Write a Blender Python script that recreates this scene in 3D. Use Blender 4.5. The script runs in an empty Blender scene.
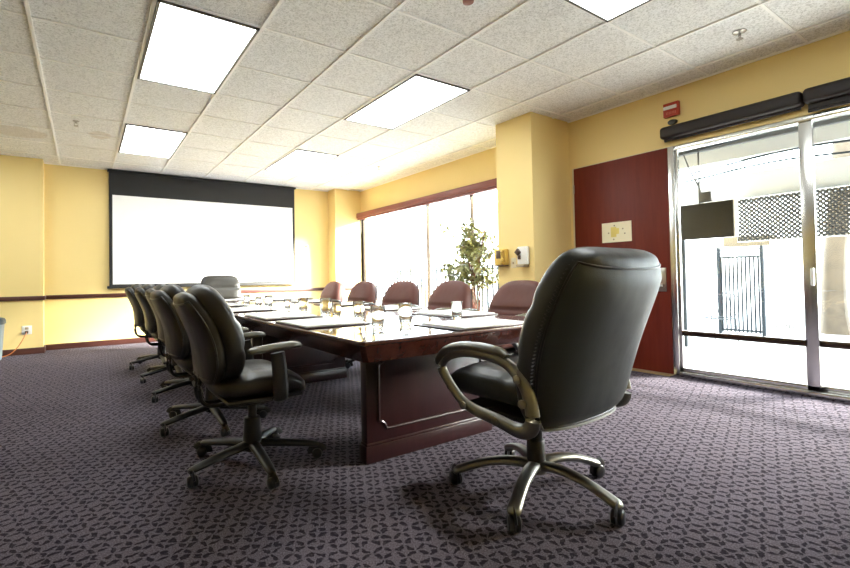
import bpy, bmesh, math, random
from mathutils import Vector, Matrix
random.seed(7)
PI = math.pi
SC = bpy.context.scene
COL = SC.collection

# ------------------------------------------------------------------ camera
cam_d = bpy.data.cameras.new('camera')
cam = bpy.data.objects.new('camera', cam_d)
COL.objects.link(cam)
CAM = Vector((0.2984, -2.4524, 0.979))
yaw, pitch, roll = 0.58752, 0.01979, -0.01694
fw = Vector((math.sin(yaw) * math.cos(pitch), math.cos(yaw) * math.cos(pitch), math.sin(pitch)))
rt0 = Vector((math.cos(yaw), -math.sin(yaw), 0))
up0 = rt0.cross(fw)
rt = math.cos(roll) * rt0 + math.sin(roll) * up0
up = -math.sin(roll) * rt0 + math.cos(roll) * up0
cam.matrix_world = Matrix(((rt.x, up.x, -fw.x, CAM.x), (rt.y, up.y, -fw.y, CAM.y), (rt.z, up.z, -fw.z, CAM.z), (0, 0, 0, 1)))
cam_d.sensor_width = 36.0
cam_d.lens = 457.505 * 36.0 / 850.0
cam_d.shift_x = 35.97 / 850.0
cam_d.shift_y = -15.46 / 850.0
cam_d.clip_start = 0.02
SC.camera = cam

# ------------------------------------------------------------------ world, sun, exposure
LAMP = 9.5
world = bpy.data.worlds.new('sky')
SC.world = world
world.use_nodes = True
bg = world.node_tree.nodes['Background']
bg.inputs['Color'].default_value = (0.83, 0.915, 1.0, 1)
bg.inputs['Strength'].default_value = 17.0
sun_d = bpy.data.lights.new('sun', 'SUN')
sun = bpy.data.objects.new('sun', sun_d)
COL.objects.link(sun)
sun_d.energy = 82.0
sun_d.angle = math.radians(22)
sun_d.color = (1.0, 0.95, 0.86)
sun.rotation_euler = Vector((-1.0, 0.58, -0.50)).to_track_quat('-Z', 'Y').to_euler()
SC.view_settings.view_transform = 'Standard'
SC.view_settings.look = 'None'
SC.view_settings.exposure = 0.56
SC.view_settings.gamma = 1.0
SC.view_settings.use_curve_mapping = False
SC.cycles.use_denoising = True
SC.cycles.max_bounces = 10
SC.cycles.diffuse_bounces = 6
SC.cycles.glossy_bounces = 5
SC.cycles.transmission_bounces = 8
SC.cycles.transparent_max_bounces = 12
SC.cycles.sample_clamp_indirect = 8.0
SC.cycles.caustics_reflective = False
SC.cycles.caustics_refractive = False


# ------------------------------------------------------------------ materials
def new_mat(name):
    m = bpy.data.materials.new(name)
    m.use_nodes = True
    nt = m.node_tree
    return m, nt, nt.nodes['Principled BSDF']


def nd(nt, typ, **kw):
    n = nt.nodes.new(typ)
    for k, v in kw.items():
        if k in n.inputs:
            n.inputs[k].default_value = v
        else:
            setattr(n, k, v)
    return n


def mth(nt, op, a, b=None, c=None):
    n = nt.nodes.new('ShaderNodeMath')
    n.operation = op
    for i, v in enumerate((a, b, c)):
        if v is None:
            continue
        if isinstance(v, (int, float)):
            n.inputs[i].default_value = v
        else:
            nt.links.new(v, n.inputs[i])
    return n.outputs[0]


def mixc(nt, f, a, b):
    n = nt.nodes.new('ShaderNodeMix')
    n.data_type = 'RGBA'
    if isinstance(f, (int, float)):
        n.inputs[0].default_value = f
    else:
        nt.links.new(f, n.inputs[0])
    for i, v in ((6, a), (7, b)):
        if isinstance(v, tuple):
            n.inputs[i].default_value = (*v, 1) if len(v) == 3 else v
        else:
            nt.links.new(v, n.inputs[i])
    return n.outputs[2]


def ramp(nt, fac, stops):
    n = nt.nodes.new('ShaderNodeValToRGB')
    el = n.color_ramp.elements
    while len(el) < len(stops):
        el.new(0.5)
    for e, (p, c) in zip(el, stops):
        e.position = p
        e.color = (c, c, c, 1) if isinstance(c, (int, float)) else (*c, 1)
    nt.links.new(fac, n.inputs[0])
    return n.outputs[0]


def coords(nt, scale=(1, 1, 1), rot=(0, 0, 0), kind='Object'):
    tc = nt.nodes.new('ShaderNodeTexCoord')
    mp = nt.nodes.new('ShaderNodeMapping')
    mp.inputs['Scale'].default_value = scale
    mp.inputs['Rotation'].default_value = rot
    nt.links.new(tc.outputs[kind], mp.inputs['Vector'])
    return mp.outputs[0]


def noise(nt, vec, scale, detail=3, rough=0.5):
    n = nd(nt, 'ShaderNodeTexNoise', Scale=scale, Detail=detail, Roughness=rough)
    nt.links.new(vec, n.inputs['Vector'])
    return n.outputs[0]


def bump(nt, bsdf, height, strength=0.3, dist=0.01):
    b = nd(nt, 'ShaderNodeBump', Strength=strength, Distance=dist)
    nt.links.new(height, b.inputs['Height'])
    nt.links.new(b.outputs[0], bsdf.inputs['Normal'])


def plain(name, col, rough=0.5, metal=0.0, var=0.06, scale=8.0, bmp=0.0, spec=0.5):
    m, nt, b = new_mat(name)
    v = coords(nt)
    n = noise(nt, v, scale, 4)
    lo = tuple(c * (1 - var) for c in col)
    hi = tuple(min(1, c * (1 + var)) for c in col)
    c = mixc(nt, n, lo, hi)
    nt.links.new(c, b.inputs['Base Color'])
    b.inputs['Roughness'].default_value = rough
    b.inputs['Metallic'].default_value = metal
    b.inputs['Specular IOR Level'].default_value = spec
    if bmp:
        bump(nt, b, noise(nt, v, scale * 12, 3), bmp, 0.002)
    return m


def leather(name, col, rough=0.42, wr=0.5):
    m, nt, b = new_mat(name)
    v = coords(nt)
    n = noise(nt, v, 5, 4)
    c = mixc(nt, n, tuple(x * 0.8 for x in col), tuple(x * 1.25 for x in col))
    nt.links.new(c, b.inputs['Base Color'])
    rr = mth(nt, 'MULTIPLY_ADD', noise(nt, v, 14, 3), 0.18, rough - 0.09)
    nt.links.new(rr, b.inputs['Roughness'])
    vo = nd(nt, 'ShaderNodeTexVoronoi', Scale=260.0)
    nt.links.new(v, vo.inputs['Vector'])
    v2 = coords(nt, (1, 1, 0.45))
    big = noise(nt, v2, 9, 2)
    h = mth(nt, 'MULTIPLY_ADD', vo.outputs['Distance'], 0.03, mth(nt, 'MULTIPLY', big, wr))
    bump(nt, b, h, 0.45, 0.02)
    return m


def wood(name, c1, c2, rough, axis='X', coat=0.0, spec=0.5):
    m, nt, b = new_mat(name)
    sc = {'X': (1.2, 16, 16), 'Y': (16, 1.2, 16), 'Z': (16, 16, 1.2)}[axis]
    v = coords(nt, sc)
    n = noise(nt, v, 1.6, 6, 0.6)
    c = mixc(nt, ramp(nt, n, [(0.3, 0.0), (0.7, 1.0)]), c1, c2)
    nt.links.new(c, b.inputs['Base Color'])
    b.inputs['Roughness'].default_value = rough
    b.inputs['Coat Weight'].default_value = coat
    b.inputs['Coat Roughness'].default_value = 0.06
    b.inputs['Specular IOR Level'].default_value = spec
    return m


def emit(name, col, strength):
    m, nt, b = new_mat(name)
    b.inputs['Base Color'].default_value = (0.8, 0.8, 0.8, 1)
    b.inputs['Emission Color'].default_value = (*col, 1)
    b.inputs['Emission Strength'].default_value = strength
    return m


def thin_glass(name, tint=(0.97, 0.99, 0.98)):
    m, nt, b = new_mat(name)
    nt.nodes.remove(b)
    tr = nd(nt, 'ShaderNodeBsdfTransparent')
    tr.inputs[0].default_value = (*tint, 1)
    gl = nd(nt, 'ShaderNodeBsdfGlossy', Roughness=0.0)
    lw = nd(nt, 'ShaderNodeLayerWeight', Blend=0.5)
    fr = mth(nt, 'MULTIPLY_ADD', mth(nt, 'POWER', lw.outputs['Facing'], 5.0), 0.9, 0.03)
    mx = nt.nodes.new('ShaderNodeMixShader')
    nt.links.new(fr, mx.inputs[0])
    nt.links.new(tr.outputs[0], mx.inputs[1])
    nt.links.new(gl.outputs[0], mx.inputs[2])
    nt.links.new(mx.outputs[0], nt.nodes['Material Output'].inputs[0])
    return m


def tumbler_glass(name):
    m, nt, b = new_mat(name)
    b.inputs['Base Color'].default_value = (0.97, 1.0, 0.99, 1)
    b.inputs['Transmission Weight'].default_value = 1.0
    b.inputs['Roughness'].default_value = 0.0
    b.inputs['IOR'].default_value = 1.45
    return m


def carpet_mat():
    m, nt, b = new_mat('carpet')
    v = coords(nt, rot=(0, 0, math.radians(28)))
    dn = nd(nt, 'ShaderNodeTexNoise', Scale=34.0, Detail=3.0)
    nt.links.new(v, dn.inputs['Vector'])
    off = nt.nodes.new('ShaderNodeVectorMath')
    off.operation = 'MULTIPLY_ADD'
    nt.links.new(dn.outputs['Color'], off.inputs[0])
    off.inputs[1].default_value = (0.040, 0.040, 0.0)
    nt.links.new(v, off.inputs[2])

    def motif(cell, shift, lo, rad):
        s = nt.nodes.new('ShaderNodeSeparateXYZ')
        nt.links.new(off.outputs[0], s.inputs[0])
        qx = mth(nt, 'SUBTRACT', mth(nt, 'FRACT', mth(nt, 'MULTIPLY_ADD', s.outputs[0], 1 / cell, shift)), 0.5)
        qy = mth(nt, 'SUBTRACT', mth(nt, 'FRACT', mth(nt, 'MULTIPLY_ADD', s.outputs[1], 1 / cell, shift)), 0.5)
        pr = mth(nt, 'ABSOLUTE', mth(nt, 'MULTIPLY', qx, qy))
        r = mth(nt, 'SQRT', mth(nt, 'ADD', mth(nt, 'MULTIPLY', qx, qx), mth(nt, 'MULTIPLY', qy, qy)))
        a = mth(nt, 'GREATER_THAN', pr, lo)
        c = mth(nt, 'LESS_THAN', r, rad)
        return mth(nt, 'MULTIPLY', a, c)
    pat = mth(nt, 'MAXIMUM', motif(0.080, 0.0, 0.016, 0.43), motif(0.080, 0.5, 0.045, 0.36))
    fine = ramp(nt, noise(nt, v, 190, 3, 0.7), [(0.34, 0.0), (0.66, 1.0)])
    blot = ramp(nt, noise(nt, v, 70, 3), [(0.36, 0.0), (0.62, 1.0)])
    base = mixc(nt, fine, CARPET_LO, CARPET_HI)
    dark = mixc(nt, blot, (0.004, 0.003, 0.005), (0.016, 0.012, 0.020))
    patm = mth(nt, 'MULTIPLY', pat, mth(nt, 'MULTIPLY_ADD', blot, 0.35, 0.65))
    c = mixc(nt, mth(nt, 'MINIMUM', patm, 0.9), base, dark)
    nt.links.new(c, b.inputs['Base Color'])
    b.inputs['Roughness'].default_value = 0.95
    b.inputs['Specular IOR Level'].default_value = 0.03
    b.inputs['Sheen Weight'].default_value = 0.0
    bump(nt, b, mth(nt, 'SUBTRACT', fine, mth(nt, 'MULTIPLY', pat, 0.5)), 0.5, 0.004)
    return m


CARPET_LO, CARPET_HI = (0.040, 0.033, 0.041), (0.215, 0.188, 0.232)


def ceiling_mat():
    m, nt, b = new_mat('acoustic_tile')
    v = coords(nt)
    n1 = noise(nt, v, 75, 4, 0.7)
    n2 = noise(nt, v, 34, 4, 0.7)
    n3 = noise(nt, v, 0.9, 2)
    f = mth(nt, 'MULTIPLY', ramp(nt, n1, [(0.40, 0.0), (0.49, 1.0)]), ramp(nt, n2, [(0.36, 0.5), (0.52, 1.0)]))
    c = mixc(nt, f, (0.64, 0.65, 0.65), (0.95, 0.965, 0.975))
    # water stains with an outline of their own
    st = None
    s = nt.nodes.new('ShaderNodeSeparateXYZ')
    nt.links.new(v, s.inputs[0])
    for (x, y, rx, ry) in ((0.46, 4.02, 0.13, 0.18), (-0.35, 4.35, 0.3, 0.25), (-0.75, 3.9, 0.2, 0.12)):
        dx = mth(nt, 'MULTIPLY', mth(nt, 'SUBTRACT', s.outputs[0], x), 1 / rx)
        dy = mth(nt, 'MULTIPLY', mth(nt, 'SUBTRACT', s.outputs[1], y), 1 / ry)
        r2 = mth(nt, 'ADD', mth(nt, 'MULTIPLY', dx, dx), mth(nt, 'MULTIPLY', dy, dy))
        k = mth(nt, 'SUBTRACT', 1.0, mth(nt, 'MINIMUM', mth(nt, 'MULTIPLY_ADD', noise(nt, v, 14, 3), 0.8, mth(nt, 'SUBTRACT', r2, 0.4)), 1.0))
        k = mth(nt, 'MINIMUM', mth(nt, 'MULTIPLY', mth(nt, 'MAXIMUM', k, 0.0), 0.9), 0.30)
        st = k if st is None else mth(nt, 'MAXIMUM', st, k)
    c = mixc(nt, st, c, (0.46, 0.33, 0.17))
    c = mixc(nt, mth(nt, 'MULTIPLY', n3, 0.25), c, (0.72, 0.70, 0.60))
    nt.links.new(c, b.inputs['Base Color'])
    b.inputs['Roughness'].default_value = 0.95
    b.inputs['Specular IOR Level'].default_value = 0.1
    bump(nt, b, f, 0.6, 0.006)
    return m


def wall_mat():
    m, nt, b = new_mat('yellow_paint')
    v = coords(nt)
    c = mixc(nt, noise(nt, v, 1.3, 3), (0.80, 0.615, 0.25), (0.85, 0.665, 0.30))
    nt.links.new(c, b.inputs['Base Color'])
    b.inputs['Roughness'].default_value = 0.6
    bump(nt, b, noise(nt, v, 160, 2), 0.12, 0.002)
    return m


M = {}
M['carpet'] = carpet_mat()
M['ceiling'] = ceiling_mat()
M['wall'] = wall_mat()
M['grid'] = plain('grid_white', (0.93, 0.93, 0.91), 0.5, 0, 0.02)
M['lamp'] = emit('lamp_lens', (0.94, 0.995, 1.0), LAMP)
M['shaded_lamp_frame'] = plain('shaded_lamp_frame', (0.10, 0.10, 0.09), 0.5)  # shadow line of the lamp recess, painted as a dark frame
M['leather'] = leather('black_leather', (0.020, 0.023, 0.0235), 0.42)
M['leather_rear'] = leather('charcoal_vinyl', (0.026, 0.032, 0.033), 0.46, 0.25)
M['leather_flare'] = leather('flare_brown_leather', (0.095, 0.022, 0.013), 0.6)  # dark leather with the reddish lens flare painted into its colour
M['leather_olive'] = leather('brown_black_leather', (0.012, 0.010, 0.0062), 0.42)
M['piping'] = plain('piping', (0.012, 0.012, 0.013), 0.35)
M['piping_grey'] = plain('piping_grey', (0.20, 0.20, 0.20), 0.4)
M['pewter'] = plain('pewter', (0.235, 0.23, 0.205), 0.36, 1.0, 0.1)
M['bolt'] = plain('bolt_metal', (0.30, 0.28, 0.23), 0.28, 1.0)
M['black'] = plain('black_plastic', (0.014, 0.014, 0.014), 0.38)
M['taupe_pad'] = plain('taupe_pad', (0.085, 0.075, 0.050), 0.30)
M['black_gloss'] = plain('black_pad_highlight', (0.13, 0.125, 0.098), 0.25)  # black pads, base lightened to carry the window highlight
M['caster'] = plain('caster_plastic', (0.011, 0.011, 0.013), 0.28)
M['table_top'] = wood('mahogany_top', (0.030, 0.008, 0.006), (0.065, 0.018, 0.012), 0.09, 'Y', 0.8)
M['table_edge'] = wood('mahogany_edge', (0.045, 0.012, 0.008), (0.085, 0.024, 0.015), 0.25, 'Y', 0.4)
M['table_body'] = wood('mahogany_body', (0.014, 0.003, 0.0035), (0.028, 0.0065, 0.007), 0.3, 'Z', 0.2)
M['trim'] = wood('brown_trim', (0.050, 0.016, 0.012), (0.085, 0.028, 0.020), 0.35, 'X')
M['valance'] = wood('valance_wood', (0.16, 0.045, 0.040), (0.24, 0.070, 0.060), 0.35, 'Y')
M['door'] = wood('door_veneer', (0.120, 0.014, 0.006), (0.165, 0.022, 0.010), 0.48, 'Z', 0.0, 0.3)
M['cream'] = plain('cream_frame', (0.70, 0.62, 0.42), 0.45)
M['brass'] = plain('threshold', (0.50, 0.38, 0.20), 0.35, 0.6)
M['steel'] = plain('aluminium', (0.62, 0.62, 0.60), 0.22, 1.0, 0.05)
M['steel_plate'] = plain('steel_plate', (0.46, 0.44, 0.40), 0.3, 1.0)
M['bronze'] = plain('bronze_bar', (0.10, 0.075, 0.055), 0.25, 1.0)
M['blind'] = plain('blind_brown', (0.012, 0.007, 0.006), 0.55)
M['glass'] = thin_glass('pane_glass')
M['tumbler'] = tumbler_glass('tumbler_glass')
M['screen_white'] = plain('screen_white', (0.90, 0.90, 0.89), 0.7, 0, 0.01)
M['screen_black'] = plain('screen_black', (0.012, 0.011, 0.011), 0.7)
M['blotter'] = leather('blotter_leather', (0.035, 0.014, 0.012), 0.35, 0.1)
M['paper'] = plain('paper_white', (0.86, 0.86, 0.84), 0.5, 0, 0.01)
M['red'] = plain('alarm_red', (0.42, 0.035, 0.015), 0.4)
M['red_pale'] = plain('alarm_pale_red', (0.62, 0.16, 0.10), 0.4)
M['white'] = plain('white_plastic', (0.78, 0.77, 0.73), 0.4)
M['notice'] = plain('notice_paper', (0.86, 0.80, 0.58), 0.5, 0, 0.02)
M['notice_yellow'] = plain('notice_yellow', (0.80, 0.66, 0.18), 0.5)
M['notice_mark'] = plain('notice_mark', (0.30, 0.24, 0.16), 0.5)
M['phone'] = plain('phone_yellow', (0.72, 0.50, 0.12), 0.4)
M['phone_dark'] = plain('phone_dark', (0.10, 0.06, 0.04), 0.4)
M['beige_dark'] = plain('beige_dark', (0.42, 0.34, 0.22), 0.45)
M['orange'] = plain('orange_cord', (0.60, 0.22, 0.06), 0.5)
M['bin'] = plain('bin_grey_blue', (0.20, 0.26, 0.30), 0.5)
M['bin_lid'] = plain('bin_lid', (0.05, 0.075, 0.09), 0.45)
M['leaf'] = plain('leaf_green_glare', (0.40, 0.41, 0.20), 0.45, 0, 0.35, 20)  # leaf colour paled to include the window glare
M['leaf_out'] = plain('leaf_outdoor', (0.03, 0.05, 0.012), 0.5, 0, 0.3, 6)
M['stem'] = plain('stem_brown', (0.28, 0.12, 0.09), 0.6, 0, 0.2)
M['bark'] = plain('grey_bark', (0.070, 0.053, 0.034), 0.9, 0, 0.65, 4, 0.8)
M['terracotta'] = plain('planter', (0.30, 0.15, 0.09), 0.6)
M['soil'] = plain('soil', (0.03, 0.02, 0.012), 0.9)
M['concrete'] = plain('pale_concrete', (0.42, 0.417, 0.41), 0.9, 0, 0.05, 3)
M['stucco'] = plain('white_stucco', (0.86, 0.85, 0.82), 0.9, 0, 0.03, 3)
M['porch'] = plain('porch_paint', (0.36, 0.37, 0.365), 0.7)
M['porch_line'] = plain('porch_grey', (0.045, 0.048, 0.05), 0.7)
M['iron'] = plain('iron_grey', (0.018, 0.024, 0.030), 0.6, 0.0, 0.06, 8, 0, 0.2)
M['mesh'] = plain('mesh_metal', (0.035, 0.035, 0.034), 0.6, 0.0, 0.06, 8, 0, 0.2)
M['tv'] = plain('tv_black', (0.004, 0.0036, 0.003), 0.8, 0, 0.05, 8, 0, 0.2)
M['tan'] = plain('tan_stucco', (0.12, 0.095, 0.06), 0.9)
M['chrome'] = plain('chrome', (0.7, 0.7, 0.68), 0.15, 1.0, 0.03)


# ------------------------------------------------------------------ mesh helpers
class MB:
    def __init__(s):
        s.v, s.f = [], []

    def add(s, vs, fs):
        o = len(s.v)
        s.v += [tuple(p) for p in vs]
        s.f += [tuple(i + o for i in f) for f in fs]
        return s

    def box(s, a, b, bev=0.0, seg=2):
        bm = bmesh.new()
        bmesh.ops.create_cube(bm, size=1.0)
        for v in bm.verts:
            v.co = Vector([(a[i] + b[i]) / 2 + v.co[i] * (b[i] - a[i]) for i in range(3)])
        if bev > 0:
            bmesh.ops.bevel(bm, geom=list(bm.edges), offset=min(bev, 0.49 * min(abs(b[i] - a[i]) for i in range(3))), segments=seg, profile=0.5, affect='EDGES')
        bm.verts.index_update()
        s.add([v.co[:] for v in bm.verts], [[v.index for v in f.verts] for f in bm.faces])
        bm.free()
        return s

    def loft(s, rings, cap0=True, cap1=True, closed=False):
        n = len(rings[0])
        vs = [p for r in rings for p in r]
        fs = []
        R = len(rings)
        for i in range(R if closed else R - 1):
            k = (i + 1) % R
            for j in range(n):
                fs.append((i * n + j, i * n + (j + 1) % n, k * n + (j + 1) % n, k * n + j))
        if not closed:
            if cap0:
                fs.append(tuple(range(n - 1, -1, -1)))
            if cap1:
                fs.append(tuple((R - 1) * n + j for j in range(n)))
        return s.add(vs, fs)

    def lathe(s, prof, c=(0, 0, 0), seg=24, axis='Z', cap0=True, cap1=True):
        rings = []
        for r, h in prof:
            ring = []
            for k in range(seg):
                a = 2 * PI * k / seg
                p = (r * math.cos(a), r * math.sin(a), h)
                if axis == 'X':
                    p = (p[2], p[0], p[1])
                elif axis == 'Y':
                    p = (p[1], p[2], p[0])
                ring.append((p[0] + c[0], p[1] + c[1], p[2] + c[2]))
            rings.append(ring)
        return s.loft(rings, cap0, cap1)

    def tube(s, pts, rad, seg=10, closed=False, smooth=0, flat=None, upv=(0, 0, 1)):
        """rad: number or list; flat=(a,b) scales the two section axes."""
        P = [Vector(p) for p in pts]
        Rr = list(rad) if isinstance(rad, (list, tuple)) else [rad] * len(P)
        if smooth:
            Q, W = [], []
            n = len(P)
            for i in range(n if closed else n - 1):
                g = lambda k: P[k % n] if closed else P[max(0, min(n - 1, k))]
                p0, p1, p2, p3 = g(i - 1), g(i), g(i + 1), g(i + 2)
                r1, r2 = Rr[i], Rr[(i + 1) % n]
                for t_ in range(smooth):
                    t = t_ / smooth
                    Q.append(0.5 * ((2 * p1) + (-p0 + p2) * t + (2 * p0 - 5 * p1 + 4 * p2 - p3) * t * t + (-p0 + 3 * p1 - 3 * p2 + p3) * t ** 3))
                    W.append(r1 * (1 - t) + r2 * t)
            if not closed:
                Q.append(P[-1])
                W.append(Rr[-1])
            P, Rr = Q, W
        n = len(P)
        rings = []
        ref = Vector(upv)
        fa, fb = flat or (1, 1)
        for i in range(n):
            if closed:
                t = P[(i + 1) % n] - P[i - 1]
            else:
                t = P[min(n - 1, i + 1)] - P[max(0, i - 1)]
            t.normalize()
            x = ref.cross(t)
            if x.length < 1e-4:
                x = Vector((1, 0, 0)).cross(t)
                if x.length < 1e-4:
                    x = Vector((0, 1, 0)).cross(t)
            x.normalize()
            y = t.cross(x)
            rings.append([tuple(P[i] + Rr[i] * (fa * math.cos(2 * PI * k / seg) * x + fb * math.sin(2 * PI * k / seg) * y)) for k in range(seg)])
        return s.loft(rings, True, True, closed)

    def build(s, name, mat, parent=None, smooth=True, ang=40):
        me = bpy.data.meshes.new(name)
        me.from_pydata(s.v, [], s.f)
        me.validate()
        if smooth:
            me.polygons.foreach_set('use_smooth', [True] * len(me.polygons))
            me.set_sharp_from_angle(angle=math.radians(ang))
        me.materials.append(mat)
        me.update()
        bm = bmesh.new()
        bm.from_mesh(me)
        bmesh.ops.recalc_face_normals(bm, faces=bm.faces)
        bm.to_mesh(me)
        bm.free()
        o = bpy.data.objects.new(name, me)
        COL.objects.link(o)
        if parent is not None:
            o.parent = parent
        return o


def tag(o, label=None, cat=None, group=None, kind=None):
    if label:
        o['label'] = label
    if cat:
        o['category'] = cat
    if group:
        o['group'] = group
    if kind:
        o['kind'] = kind
    return o


def thing(name, label, cat, loc=(0, 0, 0), rz=0.0, group=None):
    o = bpy.data.objects.new(name, None)
    o.empty_display_size = 0.1
    COL.objects.link(o)
    o.location = loc
    o.rotation_euler = (0, 0, rz)
    return tag(o, label, cat, group)


def copy_tree(o, parent=None):
    c = o.copy()
    COL.objects.link(c)
    if parent is not None:
        c.parent = parent
    for ch in list(o.children):
        copy_tree(ch, c)
    return c


def box(name, a, b, mat, parent=None, bev=0.0):
    return MB().box(a, b, bev).build(name, mat, parent, smooth=bev > 0)


def struct(name, mb, mat, label, cat='structure', smooth=False):
    return tag(mb.build(name, mat, None, smooth), label, cat, kind='structure')


# ------------------------------------------------------------------ room shell
RX, FY, CZ = 4.99, 5.92, 2.739
LX, BY = -3.4, -4.3
T = 0.671

struct('floor', MB().box((LX - 0.1, BY - 0.1, -0.12), (RX + 0.06, FY + 0.1, 0)), M['carpet'], 'patterned grey purple carpet over the whole room floor', 'floor')
struct('ceiling', MB().box((LX - 0.1, BY - 0.1, CZ + 0.012), (RX + 0.2, FY + 0.2, CZ + 0.14)), M['ceiling'], 'suspended ceiling of mottled white acoustic tiles', 'ceiling')
g = MB()
for i in range(-5, 8):
    g.box((i * T - 0.011, BY, CZ + 0.0005), (i * T + 0.011, FY, CZ + 0.013))
for j in range(-6, 9):
    g.box((LX, j * T - 0.009, CZ + 0.0055), (RX, j * T + 0.009, CZ + 0.0128))
g.box((RX - 0.022, BY, CZ), (RX, FY, CZ + 0.013))
g.box((LX, FY - 0.022, CZ), (RX, FY, CZ + 0.013))
struct('trim_1', g, M['grid'], 'white metal grid bars holding the ceiling tiles', 'ceiling grid')

w = MB()
w.box((LX - 0.1, FY, 0), (RX + 0.2, FY + 0.15, CZ + 0.02))
struct('wall_far', w, M['wall'], 'yellow end wall behind the projection screen', 'wall')
struct('wall_far_left', MB().box((LX, 5.65, 0), (-0.19, FY + 0.01, CZ + 0.01)), M['wall'], 'yellow wall section standing proud at the far left', 'wall')
struct('wall_far_right', MB().box((4.41, 5.60, 0), (RX + 0.1, FY + 0.01, CZ + 0.01)), M['wall'], 'yellow corner column at the far end of the window', 'wall')
struct('wall_left', MB().box((LX - 0.15, BY - 0.1, 0), (LX, FY + 0.1, CZ + 0.02)), M['wall'], 'plain yellow left wall outside the picture', 'wall')
struct('wall_back', MB().box((LX - 0.1, BY - 0.15, 0), (RX + 0.2, BY, CZ + 0.02)), M['wall'], 'plain yellow wall behind the camera', 'wall')
# right wall: pieces round the openings
GY0, GY1 = -3.00, -0.30          # glazed door opening
DY0, DY1 = -0.30, 0.735          # door opening
WY0, WY1 = 1.30, 5.60            # window opening
HD = 2.19
WH = 2.21
w = MB()
for a, b in (((RX, GY0, HD), (RX + 0.16, DY1, CZ + 0.02)), ((RX, DY1, 0), (RX + 0.16, WY0, CZ + 0.02)),
             ((RX, WY0, WH), (RX + 0.16, WY1, CZ + 0.02)), ((RX, WY1, 0), (RX + 0.16, FY + 0.1, CZ + 0.02)),
             ((RX, WY0, 0), (RX + 0.16, WY1, 0.10)), ((RX, BY - 0.1, 0), (RX + 0.16, GY0, CZ + 0.02))):
    w.box(a, b)
struct('wall_right', w, M['wall'], 'yellow right hand wall round the window, door and glazing', 'wall')
struct('wall_pillar', MB().box((4.325, 0.775, 0), (RX + 0.01, 1.285, CZ + 0.01)), M['wall'], 'square yellow pillar between the window and the red door', 'wall')

# baseboards and chair rail
def rail_run(name, pts, z0, z1, d, mat, label, cat):
    m = MB()
    for (a, b, n) in pts:      # a,b endpoints on the wall, n outward normal
        x0, y0 = min(a[0], b[0], a[0] + n[0] * d, b[0] + n[0] * d), min(a[1], b[1], a[1] + n[1] * d, b[1] + n[1] * d)
        x1, y1 = max(a[0], b[0], a[0] + n[0] * d, b[0] + n[0] * d), max(a[1], b[1], a[1] + n[1] * d, b[1] + n[1] * d)
        m.box((x0, y0, z0), (x1, y1, z1), 0.004)
    return struct(name, m, mat, label, cat, True)


far_runs = [((LX, 5.65), (-0.19 + 0.018, 5.65), (0, -1)), ((-0.19, 5.65), (-0.19, FY), (1, 0)), ((-0.19, FY), (4.41, FY), (0, -1)),
            ((4.41, FY), (4.41, 5.60), (-1, 0)), ((4.41 - 0.018, 5.60), (RX, 5.60), (0, -1))]
rail_run('baseboard_far', far_runs, 0, 0.085, 0.018, M['trim'], 'dark brown baseboard along the far end wall', 'baseboard')
rail_run('trim_2', far_runs, 0.745, 0.805, 0.022, M['trim'], 'dark brown chair rail along the far end wall', 'chair rail')
rail_run('baseboard_left', [((LX, BY), (LX, 5.65), (1, 0))], 0, 0.085, 0.018, M['trim'], 'dark brown baseboard along the left wall', 'baseboard')
rail_run('baseboard_right', [((RX, DY1 + 0.02), (RX, 0.775), (-1, 0)), ((RX, 0.775), (4.325 - 0.018, 0.775), (0, -1)), ((4.325, 0.775), (4.325, 1.285), (-1, 0)), ((4.325, 1.285), (RX, 1.285), (0, 1)), ((RX, 1.30), (RX, 5.60), (-1, 0))], 0, 0.085, 0.018, M['trim'], 'dark brown baseboard round the pillar and under the window', 'baseboard')

# ------------------------------------------------------------------ window wall
wn = MB()
X0, X1 = RX + 0.03, RX + 0.085
for y in (WY0 + 0.03, 2.45, 3.49, WY1 - 0.03):
    wn.box((X0, y - 0.015, 0.10), (X1, y + 0.015, WH))
for z in (0.12, WH - 0.02):
    wn.box((X0, WY0, z - 0.02), (X1, WY1, z + 0.02))
wroot = tag(wn.build('window_1', M['bronze'], None, False), 'wide bright window with slim dark mullions behind the right hand chairs', 'window', kind='structure')
MB().box((RX + 0.055, WY0, 0.10), (RX + 0.059, WY1, WH)).build('pane', M['glass'], wroot, False)
vb = MB()
vb.box((RX - 0.11, 1.29, 2.19), (RX - 0.002, 5.59, 2.285), 0.006)
vb.box((RX - 0.085, 1.29, 2.155), (RX - 0.01, 5.59, 2.19), 0.004)
vroot = tag(vb.build('window_valance', M['valance'], None), 'long reddish wood blind headrail over the bright window', 'valance')
for k, y in enumerate((5.50, 3.46, 2.48)):
    MB().tube([(RX - 0.05, y, 2.16), (RX - 0.05, y, 1.90)], 0.006, 6).build('wand', M['phone_dark'], vroot)

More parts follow.
